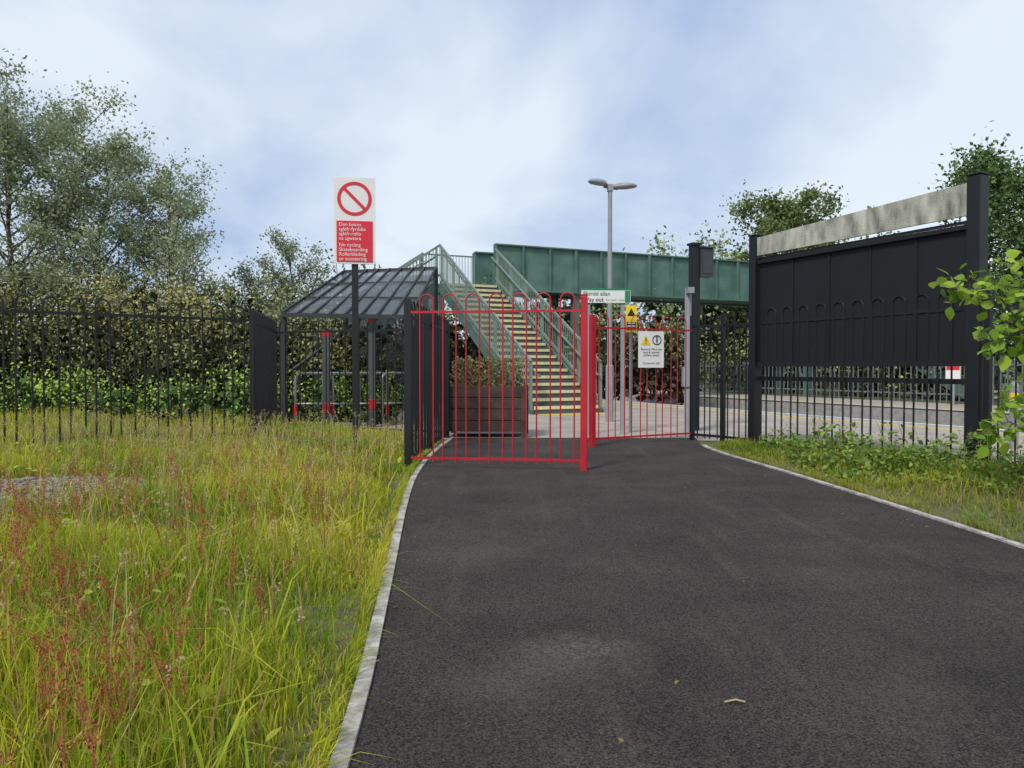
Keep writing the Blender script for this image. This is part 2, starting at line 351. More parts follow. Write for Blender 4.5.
fence('black_bow_top_fence',[(-3.83,11.2),(-4.36,14.0)],2.03,M_black,pitch=.22,gap=.12)
fence('black_bow_top_fence',[(-4.36,14.0),(-1.07,12.5)],2.0,M_black,endposts=(False,False),br=.011)
fence('black_bow_top_fence',[(-1.2,8.75),(-1.07,12.5)],1.96,M_black,postw=.075,pitch=.26,gap=.15,maxspan=2.0)
fence('black_bow_top_fence',[(2.86,12.05),(3.22,11.6),(3.5,11.12)],2.0,M_black,endposts=(True,False),br=.011)
fence('black_bow_top_fence',[(3.6,11.0),(4.93,8.34)],2.0,M_black,posts=False,br=.012)
fence('black_bow_top_fence',[(5.06,8.08),(7.3,3.6),(10.5,-2.8)],2.0,M_black,br=.011)
def redgate(name,a,b,H,flip):
    o=fence(name,[a,b],H,M_red,pitch=.287,gap=.165,endposts=(False,False),maxspan=9,br=.0088,zb=.02,rail=.026)
    mb=MB(); rz=math.atan2(b[1]-a[1],b[0]-a[0]); q=a if flip else b
    mb.box((q[0],q[1],H/2-.03),(.076,.076,H+.02),rz); mb.box((q[0],q[1],H-.008),(.084,.084,.014),rz)
    c=mb.obj('gate_post',M_red,bevel=.006); c.parent=o
    return o
redgate('red_chicane_barrier',(-1.16,8.72),(.80,8.45),1.97,False)
g2=redgate('red_chicane_barrier',(1.17,11.05),(2.83,12.0),1.92,True)
# ------------------------------------------------------------ signs
def text(s,size,x,z,m,parent,y=-.02,align='LEFT',name='lettering',sx=1.0,off=.0):
    c=bpy.data.curves.new(name,'FONT'); c.body=s; c.size=size; c.align_x=align; c.space_line=.93; c.offset=size*off; c.materials.append(m)
    o=bpy.data.objects.new(name,c); o.location=(x,y,z); o.rotation_euler=(math.pi/2,0,0); o.scale=(sx,1,1); COL.objects.link(o); o.parent=parent; return o
e=grp('no_cycling_sign',(-2.1,10.2,0),math.radians(8))
mb=MB(); mb.box((0,.0,1.8),(.085,.06,3.7)); mb.box((0,0,3.655),(.1,.07,.012)); mb.obj('post',M_black,e,bevel=.004)
mb=MB(); mb.box((0,-.045,3.11),(.54,.012,1.15)); mb.obj('sign_plate',M_white,e,bevel=.003)
mb=MB(); mb.box((0,-.056,2.835),(.47,.008,.54)); mb.obj('red_text_panel',M_signred,e)
mb=MB(); n=48; R,r=.225,.182; vs=[];fs=[]
for i in range(n):
    a=2*math.pi*i/n
    for q in (R,r): vs.append((q*math.cos(a),-.056,3.40+q*math.sin(a)))
for i in range(n): j=(i+1)%n; fs.append((2*i,2*j,2*j+1,2*i+1))
mb.add(vs,fs); mb.beam((-.135,-.0555,3.535),(.135,-.0555,3.265),.006,.04); mb.obj('prohibition_ring',M_signred,e)
def ring(mb,cx,cz,R,w,y):
    vs=[];fs=[];n=28
    for i in range(n):
        a=2*math.pi*i/n
        for q in (R,R-w): vs.append((cx+q*math.cos(a),y,cz+q*math.sin(a)))
    for i in range(n): j=(i+1)%n; fs.append((2*i,2*j,2*j+1,2*i+1))
    mb.add(vs,fs)
text("Dim beicio\nsglefr-fyrddio\nsglefr-rolio\nna sgwtera",.066,-.205,3.035,M_white,e,y=-.064)
text("No cycling\nSkateboarding\nRollerblading\nor scootering",.066,-.205,2.765,M_white,e,y=-.064)
mb=MB()
for z in (2.75,3.5): mb.box((0,-.02,z),(.2,.05,.04))
mb.obj('brackets',M_galv,e)
dx,dy=2.83-1.17,.95; an=math.atan2(dy,dx); t=.56
e=grp('beware_sign',(1.17+dx*t,11.05+dy*t-.03,0),an*.5)
mb=MB(); mb.box((0,-.03,1.43),(.42,.012,.55)); mb.obj('sign_plate',M_white,e,bevel=.003)
mb=MB(); mb.add([(-.17,-.040,1.50),(-.01,-.040,1.50),(-.09,-.040,1.65)],[(0,1,2)]); mb.obj('warning_triangle',M_yellow,e)
mb=MB(); mb.box((-.09,-.043,1.58),(.014,.003,.06)); mb.box((-.09,-.043,1.525),(.014,.003,.014)); ring(mb,.09,1.575,.075,.014,-.042); mb.box((.09,-.043,1.57),(.02,.003,.07)); mb.box((.09,-.043,1.62),(.022,.003,.022)); mb.obj('pictogram',M_signblack,e)
text("Beware! Mind the\nstep & uneven\nsurface ahead",.048,0,1.42,M_signblack,e,y=-.040,align='CENTER')
text("Cymerwch ofal",.045,0,1.21,M_signblack,e,y=-.040,align='CENTER')
e=grp('way_out_sign',(1.62,13.2,0),math.radians(4))
mb=MB(); mb.box((-.3,0,1.2),(.06,.06,2.45)); mb.box((.3,0,1.2),(.06,.06,2.45)); mb.obj('posts',M_grey,e)
mb=MB(); mb.box((0,-.045,2.40),(.86,.014,.25)); mb.obj('sign_plate',M_white,e,bevel=.003)
mb=MB(); mb.box((.0,-.054,2.51),(.86,.004,.03)); mb.box((.375,-.054,2.385),(.09,.004,.2)); mb.obj('green_band',M_signgreen,e)
text("Ffordd allan",.10,-.4,2.40,M_signgreen,e,y=-.055,off=.01); text("Way out",.10,-.4,2.30,M_signblack,e,y=-.055,off=.01); text("Car park / toilets",.05,0.0,2.31,M_signgreen,e,y=-.055)
e=grp('yellow_warning_sign',(2.13,13.6,0))
mb=MB(); mb.box((0,.03,1.1),(.05,.05,2.3)); mb.obj('post',M_grey,e)
mb=MB(); mb.box((0,0,2.03),(.2,.012,.48)); mb.obj('sign_plate',M_yellow,e)
mb=MB(); mb.add([(-.075,-.01,2.08),(.075,-.01,2.08),(0,-.01,2.22)],[(0,1,2)]); mb.box((0,-.009,1.9),(.16,.003,.14)); mb.obj('pictogram',M_signblack,e)
mb=MB(); mb.box((0,-.0125,1.9),(.14,.002,.03)); mb.box((0,-.0125,1.95),(.12,.002,.02)); mb.obj('text_lines',M_white,e)
# ------------------------------------------------------------ billboard
M_blkboard=mat('weathered_black_board',(.005,.006,.009),.7,var=.4,scale=3)
M_header=mat('weathered_cream_board',(.58,.56,.47),.85,col2=(.17,.175,.13),scale=5,bump=.3,bscale=40,detail=14,stretch=(1.6,1,.55))
PL=Vector((3.55,11.1,0)); PR=Vector((5.0,8.2,0)); d=(PR-PL); L=d.length; ang=math.atan2(d.y,d.x)
e=grp('station_hoarding_board',PL,ang)
mb=MB()
mb.box((0,0,1.53-.05),(.13,.15,3.06+.1)); mb.box((L,0,1.6-.05),(.15,.15,3.22+.1))
mb.box((0,0,3.075),(.15,.17,.02)); mb.box((L,0,3.225),(.17,.17,.02)); mb.obj('posts',M_black,e,bevel=.006)
mb=MB()
npan=5; x0=.075; x1=L-.09; w=(x1-x0)/npan
for i in range(npan):
    mb.box((x0+w*(i+.5),.02,1.93),(w-.006,.03,1.5))
mb.beam((x0,-.01,1.2),(x1,-.01,1.2),.07,.06); mb.beam((x0,-.01,2.68),(x1,-.01,2.68),.07,.05)
for i in range(1,npan): mb.box((x0+w*i,-.002,1.93),(.03,.012,1.42))
mb.obj('black_panels',M_blkboard,e)
mb=MB()
mb.add([(x0,-.05,2.77),(x1,-.05,2.80),(x1,-.05,3.15),(x0,-.05,3.03),(x0,-.015,2.77),(x1,-.015,2.80),(x1,-.015,3.15),(x0,-.015,3.03)],[(0,1,2,3),(7,6,5,4),(0,4,5,1),(3,2,6,7),(0,3,7,4),(1,5,6,2)])
mb.obj('header_board',M_header,e)
mb=MB(); mb.beam((x0,.05,1.0),(x1,.05,1.0),.04,.06); mb.beam((x0,.02,2.73),(x1,.02,2.74),.05,.03); mb.obj('rails',M_black,e)
# ------------------------------------------------------------ street lamp
def lamp(x,y,H,s=1.0):
    e=grp('street_lamp',(x,y,0))
    mb=MB(); mb.tube([(0,0,-.05),(0,0,1.2),(0,0,1.22),(0,0,H)],[.085,.085,.055,.045],12); mb.box((0,0,H-.03),(.12,.12,.14))
    mb.tube([(-.14,0,H),(0,0,H-.03),(.16,0,H-.05)],.03,8); mb.obj('column',M_grey,e,smooth=False)
    for sgn,z,yaw in ((-1,H+.04,.5),(1,H-.02,-.2)):
        h=MB(); n=10
        secs=[(.08,.06,.05),(.16,.11,.08),(.34,.14,.085),(.5,.11,.06),(.56,.03,.025)]
        vs=[];fs=[]
        for (xx,w,hh) in secs:
            for i in range(n):
                a=2*math.pi*i/n; vs.append((sgn*xx*math.cos(yaw),w*math.cos(a)+xx*math.sin(yaw)*sgn,z+(hh*math.sin(a) if math.sin(a)>0 else hh*.6*math.sin(a))))
        for k in range(len(secs)-1):
            for i in range(n): fs.append((k*n+i,k*n+(i+1)%n,(k+1)*n+(i+1)%n,(k+1)*n+i))
        fs+=[tuple(range(n)),tuple((len(secs)-1)*n+i for i in range(n))]
        h.add(vs,fs); h.obj('lamp_head',M_grey,e,smooth=True)
lamp(2.08,16.2,5.0)
# ------------------------------------------------------------ platform post with screen
e=grp('platform_information_screen',(3.35,14.0,0),math.radians(20))
mb=MB(); mb.box((0,0,1.7),(.15,.15,3.4)); mb.box((0,0,3.42),(.2,.2,.04)); mb.obj('post',M_black,e)
mb=MB(); mb.box((.2,-.02,3.08),(.26,.2,.52)); mb.box((.2,-.02,3.36),(.3,.26,.03)); mb.box((.2,-.125,3.08),(.2,.01,.4)); mb.obj('screen_housing',mat('housing_grey',(.05,.055,.06),.5),e,bevel=.01)
e=grp('cctv_post',(3.1,13.4,0)); mb=MB(); mb.tube([(0,0,0),(0,0,2.55)],.06,10); mb.box((0,-.1,2.5),(.1,.3,.1)); mb.box((0,-.02,1.0),(.2,.14,.35)); mb.obj('post',M_grey,e)
for (n_,u_) in ((10.5,3.5),(10.8,7.0),(11.5,1.0)):
    q=nu(n_,u_); e=grp('platform_bollard',q); mb=MB(); mb.tube([(0,0,0),(0,0,.9),(0,0,.96)],[.06,.06,.03],10); mb.obj('column',M_grey,e)
    mb=MB(); mb.tube([(0,0,.7),(0,0,.8)],.063,10); mb.obj('band',M_yellow,e)
for (n_,u_,h_) in ((E2+2.6,1.0,1.9),(E2+2.6,9.5,2.6),(E2+2.6,-3.5,1.9),(E2+2.6,16,2.6)):
    q=nu(n_,u_); e=grp('platform_sign_post',q,math.radians(-40)); mb=MB(); mb.tube([(0,0,0),(0,0,h_)],.045,8); mb.obj('post',M_grey,e)
    mb=MB(); mb.box((0,-.06,1.0),(.4,.015,.5)); mb.obj('plate',M_white,e)
    mb=MB(); mb.box((0,-.071,1.15),(.36,.006,.12)); mb.obj('header_band',M_signred,e)
# ------------------------------------------------------------ footbridge
M_tread=mat('stair_tread',(.10,.12,.105),.85,var=.3,scale=6)
M_nose=mat('stair_nosing_yellow_cream',(.80,.71,.40),.7,var=.25,scale=12)
def flight(e,B,d,s,width,Hh=3.95,nst=21,run=7.2,tag=''):
    B=Vector(B); rise=Hh/nst; go=run/nst; rz=math.atan2(s.y,s.x)
    mb=MB()
    for i in range(nst):
        c=B+d*(go*(i+.5)); z=rise*(i+1)
        mb.box((c.x,c.y,z-.02),(width,go+.0,.04),rz,0)
        r=B+d*(go*i+.012); mb.box((r.x,r.y,z-rise/2-.02),(width,.02,rise-.042),rz,0)
        q=B+d*(go*i-.006); mb.box((q.x,q.y,z-.033),(width-.06,.022,.075),rz,1)
        q=B+d*(go*i+.035); mb.box((q.x,q.y,z+.002),(width-.06,.07,.008),rz,1)
    mb.obj('steps'+tag,[M_tread,M_nose],e)
    mb=MB()
    for sg in (-1,1):
        o=B+s*sg*(width/2+.04)
        mb.beam(o+Vector((0,0,-.05))-d*.05,o+d*run+Vector((0,0,Hh-.05)),.05,.34,0)
        for h in (.32,1.3): mb.beam(o+Vector((0,0,h)),o+d*run+Vector((0,0,Hh+h)),.06,.07,1)
        mb.tube([o-s*sg*.12-d*.25+Vector((0,0,.95)),o-s*sg*.12+Vector((0,0,1.0)),o-s*sg*.12+d*run+Vector((0,0,Hh+1.0))],.03,8,mi=1)
        nb=int(run/.115)
        for k in range(nb+1):
            t=k/nb; p0=o+d*run*t+Vector((0,0,Hh*t+.1)); p1=o+d*run*t+Vector((0,0,Hh*t+1.27))
            mb.beam(p0,p1,.07 if k%10==0 else .022,.07 if k%10==0 else .022,1)
    mb.obj('parapets'+tag,[M_green,M_pale],e)
e=grp('footbridge')
B=Vector((1.38,19.2,0)); W=1.9; TOP=3.95; RUN=7.2
flight(e,B,U,Nn,W)
Lc=B+U*(RUN+1.0)
mb=MB(); mb.box((Lc.x,Lc.y,TOP-.08),(W+.1,2.0,.16),math.atan2(Nn.y,Nn.x),0)
for a in (-1,1):
    for b in (-1,1):
        q=Lc+Nn*a*(W/2-.05)+U*b*.9; mb.box((q.x,q.y,(TOP-.17)/2),(.16,.16,TOP-.17),RAILANG,0)
mb.obj('landing',[M_green],e)
def parapet(mb,a,b,z,mi=1):
    a=Vector(a);b=Vector(b);L=(b-a).length
    for h in (.12,1.28): mb.beam(a+Vector((0,0,z+h)),b+Vector((0,0,z+h)),.05,.05,mi)
    n=max(2,int(L/.115))
    for k in range(n+1):
        p=a.lerp(b,k/n); w=.06 if k in(0,n) else .022; mb.beam(p+Vector((0,0,z)),p+Vector((0,0,z+1.27)),w,w,mi)
mb=MB()
parapet(mb,Lc+U*1.0-Nn*(W/2+.04),Lc+U*1.0+Nn*(W/2+.04),TOP)
mb.obj('landing_parapet',[M_green,M_pale],e)
Bl=Lc-Nn*(W/2+.02+5.9); flight(e,Bl,Nn,U,1.8,run=5.9,tag='_back')
A0=Lc+Nn*(W/2+.05); SP=14.6; GZ=TOP-.11
mb=MB()
for sg in (-1,1):
    o=A0+U*sg*.98
    mb.beam(o+Vector((0,0,GZ+.78)),o+Nn*SP+Vector((0,0,GZ+.78)),.025,1.5)
    mb.beam(o+Vector((0,0,GZ+1.56)),o+Nn*SP+Vector((0,0,GZ+1.56)),.22,.05); mb.beam(o+Vector((0,0,GZ+.01)),o+Nn*SP+Vector((0,0,GZ+.01)),.22,.05)
    k=0.0
    while k<=SP:
        q=o+Nn*k+U*sg*.055; mb.box((q.x,q.y,GZ+.785),(.07 if int(k/1.04)%3 else .11,.09,1.49),math.atan2(Nn.y,Nn.x)); k+=1.04
q=A0+Nn*SP/2; mb.box((q.x,q.y,GZ+.1),(SP,1.9,.1),math.atan2(Nn.y,Nn.x))
mb.obj('girders',[M_green],e)
mb=MB()
for k in (3.2,SP-.3):
    for b in (-1,1):
        q=A0+Nn*k+U*b*.85; mb.box((q.x,q.y,(GZ-.02)/2),(.25,.25,GZ-.02),RAILANG)
    q0=A0+Nn*k-U*.85;q1=A0+Nn*k+U*.85; mb.beam((q0.x,q0.y,3.3),(q1.x,q1.y,3.3),.12,.25); mb.beam((q0.x,q0.y,.3),(q1.x,q1.y,3.2),.06,.06); mb.beam((q1.x,q1.y,.3),(q0.x,q0.y,3.2),.06,.06)
mb.obj('piers',[M_green],e)
A1=A0+Nn*(SP+.9); mb=MB(); mb.box((A1.x,A1.y,TOP-.08),(1.8,2.0,.16),math.atan2(Nn.y,Nn.x)); mb.obj('far_landing',[M_green],e)
flight(e,A1-U*(1.0+RUN),U,Nn,1.7,tag='_far')
mb=MB(); q=B-U*.35; mb.box((q.x,q.y,.007),(W,.4,.006),math.atan2(Nn.y,Nn.x)); mb.obj('tactile_strip',[M_line],e)
# ------------------------------------------------------------ wooden planter
M_wood=mat('planter_wood',(.085,.055,.042),.85,var=.5,scale=5,bump=.4,bscale=30)
e=grp('wooden_planter',(-.42,12.95,0),math.radians(-3))
mb=MB()
for i in range(4):
    z=.1+.19*i+.09
    for yy in (-.42,.42): mb.box((0,yy,z),(1.28,.04,.18))
    for xx in (-.64,.64): mb.box((xx,0,z),(.04,.80,.18))
for xx in (-.64,.64):
    for yy in (-.43,.43): mb.box((xx,yy*1.02,.43),(.09,.09,.86))
mb.box((0,0,.76),(1.2,.78,.05))
mb.obj('timber_box',M_wood,e,bevel=.006)
N=2600; P=np.stack([rng.uniform(-.6,.6,N),rng.uniform(-.4,.4,N),.8+rng.random(N)**1.8*.5],1)
npmesh('plants',*leaves(P,rng.uniform(.03,.08,N),lerpc((.08,.12,.04),(.36,.28,.14),rng.random(N)**1.3),rng,droop=-.7),M_leaf,e)
# ------------------------------------------------------------ cycle shelter
M_glass,nt,b=new_mat('smoked_polycarbonate'); b.inputs['Base Color'].default_value=(.085,.095,.095,1); b.inputs['Roughness'].default_value=.2
tn=nt.nodes.new('ShaderNodeTexNoise'); tn.inputs['Scale'].default_value=3; mr=nt.nodes.new('ShaderNodeMapRange'); mr.inputs['To Min'].default_value=.55; mr.inputs['To Max'].default_value=.9
nt.links.new(tn.outputs['Fac'],mr.inputs['Value']); nt.links.new(mr.outputs['Result'],b.inputs['Alpha'])
M_frame=mat('shelter_frame',(.03,.035,.04),.5,var=.3)
e=grp('cycle_shelter')
f0=Vector((-4.45,14.7,2.18)); f1=Vector((-1.95,14.5,2.12)); b0=Vector((-3.95,18.0,3.42)); b1=Vector((-1.75,17.6,3.45))
mb=MB(); mb.add([f0,f1,b1,b0],[(0,1,2,3)]); mb.obj('roof_glazing',M_glass,e)
mb=MB()
for i in range(9):
    t=i/8; mb.beam(f0.lerp(f1,t)+Vector((0,0,.03)),b0.lerp(b1,t)+Vector((0,0,.03)),.035,.05)
for t in (0,.33,.66,1):
    mb.beam(f0.lerp(b0,t)+Vector((0,0,.0)),f1.lerp(b1,t),.06,.08)
for (q,t) in ((f0,.04),(f1,.04),(b0,1),(b1,1)):
    z=q.z; mb.box((q.x,q.y+.08*(1 if t<.5 else -1),z/2),(.1,.1,z-.02))
mb.tube([(-4.3,14.8,1.1),(-3.2,14.9,1.95),(-2.1,17.3,3.2)],.03,8)
mb.obj('frame',M_frame,e)
mb=MB(); mb.add([(-3.95,17.95,.2),(-1.75,17.55,.2),(-1.75,17.55,3.3),(-3.95,17.95,3.3)],[(0,1,2,3)]); mb.add([(-1.93,14.7,.2),(-1.74,17.5,.2),(-1.74,17.5,3.3),(-1.93,14.7,2.1)],[(0,1,2,3)]); mb.obj('wall_glazing',M_glass,e)
mb=MB(); mb.box((-1.93,14.9,1.0),(.3,.05,1.9)); mb.obj('end_panel',M_frame,e)
for i,(x,y) in enumerate(((-4.0,15.0),(-3.45,14.95),(-2.9,15.1),(-2.4,15.2))):
    e2=grp('cycle_stand',(x+.1,y,0),math.radians(18+i*9)); mb=MB(); w=.36; zz=.93
    P=[(-w,0,0),(-w,0,zz)]+[(-w+.12-.12*math.cos(a),0,zz+.12*math.sin(a)) for a in (.5,1.1,1.57)]+[(w-.12+.12*math.sin(a),0,zz+.12*math.cos(a)) for a in (0,.5,1.1,1.57)]+[(w,0,0)]
    mb.tube(P,.026,8,ref=Vector((0,1,0))); mb.tube([(-w,0,.45),(w,0,.45)],.018,8); mb.obj('hoop',M_galv,e2,smooth=True)
    if i%2==0:
        mb=MB(); mb.tube([(w,0,.22),(w,0,.42)],.036,10); mb.tube([(-w,0,.22),(-w,0,.42)],.036,10); mb.obj('red_bands',M_red,e2)
for (x,y,h) in ((-3.55,14.55,1.75),(-2.72,14.8,2.05)):
    e2=grp('validator_post',(x,y,0)); mb=MB(); mb.box((0,0,h/2),(.13,.11,h)); mb.obj('column',mat('dark_grey_column',(.08,.085,.09),.5),e2,bevel=.01)
    mb=MB(); mb.box((0,0,h+.06),(.14,.12,.12)); mb.box((0,-.06,h*.22),(.12,.01,.2)); mb.obj('red_cap',M_red,e2,bevel=.01)
# ------------------------------------------------------------ far platform fence & furniture
M_pal=mat('palisade_steel',(.17,.185,.18),.5,var=.3)
mb=MB(); k=-20
while k<60:
    q=Vector(nu(E2+3.6,k)); mb.box((q.x,q.y,.75),(.04,.02,1.5),RAILANG); k+=.22
for z in (.3,1.25): mb.beam(nu(E2+3.6,-20,z),nu(E2+3.6,60,z),.04,.05)
mb.obj('palisade_fence',M_pal)
# ------------------------------------------------------------ trees and bushes
def tree(name,x,y,h,r,nleaf,ls,c1,c2,seed,base=.2,sig=.28,limbs=26,z0=0.):
    rg=np.random.default_rng(seed); e=grp(name,(x,y,z0)); mb=MB(); segs=[]
    wob=rg.normal(0,.03*h,(6,2)); 
    def tp(t): 
        return Vector((np.interp(t,np.linspace(0,1,6),wob[:,0])*t,np.interp(t,np.linspace(0,1,6),wob[:,1])*t,h*.9*t))
    mb.tube([tp(t) for t in np.linspace(0,1,9)],[h*.013*(1-t)+.01 for t in np.linspace(0,1,9)],7)
    for i in range(limbs):
        t=base+(.95-base)*((i+.5)/limbs); s0=tp(t); az=i*2.4+rg.normal(0,.4); tt=(t-base)/(1-base)
        prof=math.sqrt(max(.05,1-((tt-.35)/.72)**2)); ln=r*prof*rg.uniform(.6,1.15)
        d=Vector((math.cos(az),math.sin(az),rg.uniform(.5,1.2))); top=max(.15,h*.95-s0.z)
        e1=s0+Vector((d.x*ln*.5,d.y*ln*.5,min(d.z*ln*.5,top*.6))); e2=s0+Vector((d.x*ln*.88,d.y*ln*.88,min(d.z*ln*1.0,top)))
        mb.tube([s0,e1,e2],[.005*h*(1-t)+.012,.010+.002*h*(1-t),.006],5)
        for k in range(10):
            f=rg.uniform(.2,1); b=(s0.lerp(e1,f*2) if f<.5 else e1.lerp(e2,f*2-1)); v=Vector(rg.normal(size=3)); v.z=abs(v.z)*.8+.1; v.normalize(); tl=rg.uniform(.2,.4)*max(ln,.6)
            tip=b+v*tl; mb.tube([b,tip],[.008,.004],3); segs.append((b,tip))
        segs.append((e1,e2))
    mb.obj('trunk_and_limbs',M_bark,e)
    A=np.array([tuple(s[0]) for s in segs]);Bq=np.array([tuple(s[1]) for s in segs])
    wt=rg.gamma(1.8,1,len(segs)); wt/=wt.sum(); idx=rg.choice(len(segs),nleaf,p=wt); t=rg.random((nleaf,1))**.6
    P=A[idx]*(1-t)+Bq[idx]*t+rg.normal(0,sig,(nleaf,3))*np.array([1,1,.9])*(.3+.7*rg.random((nleaf,1)))
    sh=rg.random(len(segs))[idx]*.6+rg.random(nleaf)*.4
    npmesh('foliage',*leaves(P,rg.uniform(.7,1.3,nleaf)*ls,lerpc(c1,c2,sh),rg),M_leaf if name!='sycamore_tree' else M_far,e)
G1=(.16,.20,.10);G2=(.50,.56,.34)
tree('willow_tree',-13.2,20.0,8.7,3.1,30000,.09,G1,G2,1,limbs=42,sig=.24)
tree('willow_tree',-16.8,19.5,9.4,3.4,23000,.10,G1,G2,2,limbs=38,sig=.26)
tree('willow_tree',-11.0,20.6,7.9,2.3,21000,.085,G1,G2,3,sig=.21,limbs=40,base=.1)
tree('willow_tree',-9.2,20.8,6.7,1.9,16000,.085,G1,G2,4,sig=.2,limbs=36,base=.1)
tree('birch_tree',-6.3,21.6,5.0,1.2,6500,.075,(.13,.16,.08),(.4,.45,.26),6,sig=.18)
tree('birch_tree',-7.4,22.2,4.2,1.2,5500,.075,(.13,.16,.08),(.4,.45,.26),7,sig=.18)
tree('ash_tree',14.9,41,10.4,3.3,20000,.2,(.08,.11,.04),(.28,.36,.12),8,sig=.4)
tree('sycamore_tree',18.0,26.5,8.6,3.0,22000,.16,(.04,.08,.025),(.16,.26,.07),9,base=.08,sig=.4)
tree('sycamore_tree',21.5,24,8.0,3.2,8000,.2,(.04,.08,.025),(.16,.26,.07),10,base=.08,sig=.4)
def bushes(name,ells,dens,ls,c1,c2,seed,core=.78,cf=.2,ck=.45):
    rg=np.random.default_rng(seed); e=grp(name); Ps=[];Sh=[];Cs=[];Cz=[]; tw=MB()
    for (x,y,z,rx_,ry_,rz_) in ells:
        n=int(dens*(rx_*rz_+ry_*rz_+rx_*ry_)*2.2); ncl=max(14,n//55)
        d=rg.normal(size=(ncl,3)); d[:,2]=np.abs(d[:,2])*1.1-.3; d/=np.linalg.norm(d,axis=1)[:,None]
        rr=rg.uniform(.66,1.18,(ncl,1)); cc=d*rr*np.array([rx_,ry_,rz_])+np.array([x,y,z])
        idx=rg.integers(0,ncl,n); m=min(rx_,ry_,rz_); P=cc[idx]+rg.normal(0,.17*m+.04,(n,3))*np.array([1,1,1.2]); P[:,2]=np.maximum(P[:,2],.05)
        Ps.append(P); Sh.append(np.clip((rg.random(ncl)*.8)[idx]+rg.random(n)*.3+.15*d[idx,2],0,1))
        for k in range(8):
            q=cc[rg.integers(0,ncl)]; tw.tube([(x+rg.normal(0,.2),y,.0),((x+q[0])/2,(y+q[1])/2,max(.2,q[2]*.55)),(q[0],q[1],q[2]+rg.uniform(.1,.4))],[.025,.015,.004],4)
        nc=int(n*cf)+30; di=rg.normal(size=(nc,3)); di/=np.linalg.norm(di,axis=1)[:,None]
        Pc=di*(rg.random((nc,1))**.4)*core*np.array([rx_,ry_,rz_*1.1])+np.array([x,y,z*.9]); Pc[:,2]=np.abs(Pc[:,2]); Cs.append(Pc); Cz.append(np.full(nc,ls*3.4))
    tw.obj('branches',M_bark,e)
    P=np.concatenate(Ps); sh=np.concatenate(Sh); n=len(P); Pc=np.concatenate(Cs); cz=np.concatenate(Cz)
    a=leaves(P,rg.uniform(.6,1.3,n)*ls,lerpc(c1,c2,sh),rg)
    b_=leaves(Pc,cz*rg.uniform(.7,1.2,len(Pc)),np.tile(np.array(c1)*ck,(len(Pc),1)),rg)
    npmesh('foliage',*joinparts([a,b_]),M_far,e)
rg=np.random.default_rng(77)
el=[]
for i in range(26):
    x=-19+i*.62+rg.normal(0,.2); y=17.6+rg.uniform(-.6,1.5); h=rg.uniform(1.2,1.8)
    el.append((x,y,h*.8,rg.uniform(.9,1.4),1.1,h))
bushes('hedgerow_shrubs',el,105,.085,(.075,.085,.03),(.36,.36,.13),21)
el=[]
for i in range(15):
    x=-20+i*1.1+rg.normal(0,.2); y=20.4+rg.uniform(-.4,.8); h=rg.uniform(1.7,2.3)
    el.append((x,y,h*.8,1.2,1.0,h))
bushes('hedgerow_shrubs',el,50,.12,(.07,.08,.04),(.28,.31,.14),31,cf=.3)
el=[(-9.3,18.4,2.2,1.0,.9,1.0),(-8.4,18.6,2.4,.9,.9,.9),(-7.6,18.2,1.9,.8,.8,1.0),(-10.4,18.6,2.5,.9,.9,.9),(-13,18.5,2.5,1.3,1,1.1),(-15,18.5,2.7,1.3,1,1.2)]
bushes('broom_shrubs',el,110,.07,(.13,.14,.035),(.56,.50,.14),22,core=.6)
el=[]
for i in range(30):
    el.append((-15+i*.42+rg.normal(0,.15),15.2+rg.uniform(-.5,1.4),.3,.65,.5,rg.uniform(.4,1.1)))
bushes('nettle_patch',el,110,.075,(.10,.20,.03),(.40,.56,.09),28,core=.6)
el=[]
for i in range(20):
    x=-11+i*.9; y=28.5+rg.uniform(-1,2); h=rg.uniform(1.6,2.3); el.append((x,y,h*.75,1.3,1.3,h))
bushes('hedgerow_shrubs',el,45,.12,(.06,.08,.035),(.22,.28,.11),23,cf=.3)
el=[]
for k in range(34):
    u=-14+k*2.0+rg.normal(0,.3); n_=E2+6.2+rg.uniform(-.6,1.5); q=nu(n_,u); h=rg.uniform(1.3,2.0)*(1 if k>6 else 1.2); el.append((q[0],q[1],h*.75,1.7,1.7,h))
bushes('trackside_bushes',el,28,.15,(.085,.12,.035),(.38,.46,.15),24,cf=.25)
el=[]
for k in range(26):
    x=-24+k*3.2+rg.normal(0,.6); y=58+rg.uniform(-4,4); h=rg.uniform(3.1,4.4)+(2.0 if 4<x<26 else 0); el.append((x,y,h*.7,3.2,2.6,h))
bushes('distant_tree_line',el,10,.36,(.08,.11,.045),(.27,.35,.15),25,cf=.3)
el=[(10.5,42,4.5,2.4,2.4,3.6),(13,45,5,3,2.5,3.8),(17.5,40,4.4,3,2.5,3.9),(22,38,4.2,3.2,2.5,4.0)]
bushes('trackside_bushes',el,16,.24,(.07,.10,.035),(.27,.34,.12),26,cf=.3)
el=[]
for k in range(6): 
    el.append((-6.5+k*.7,19.5+rg.uniform(0,1.5),.3,.5,.5,.6))
bushes('low_shrubs',el,90,.07,(.06,.1,.03),(.24,.34,.09),27)
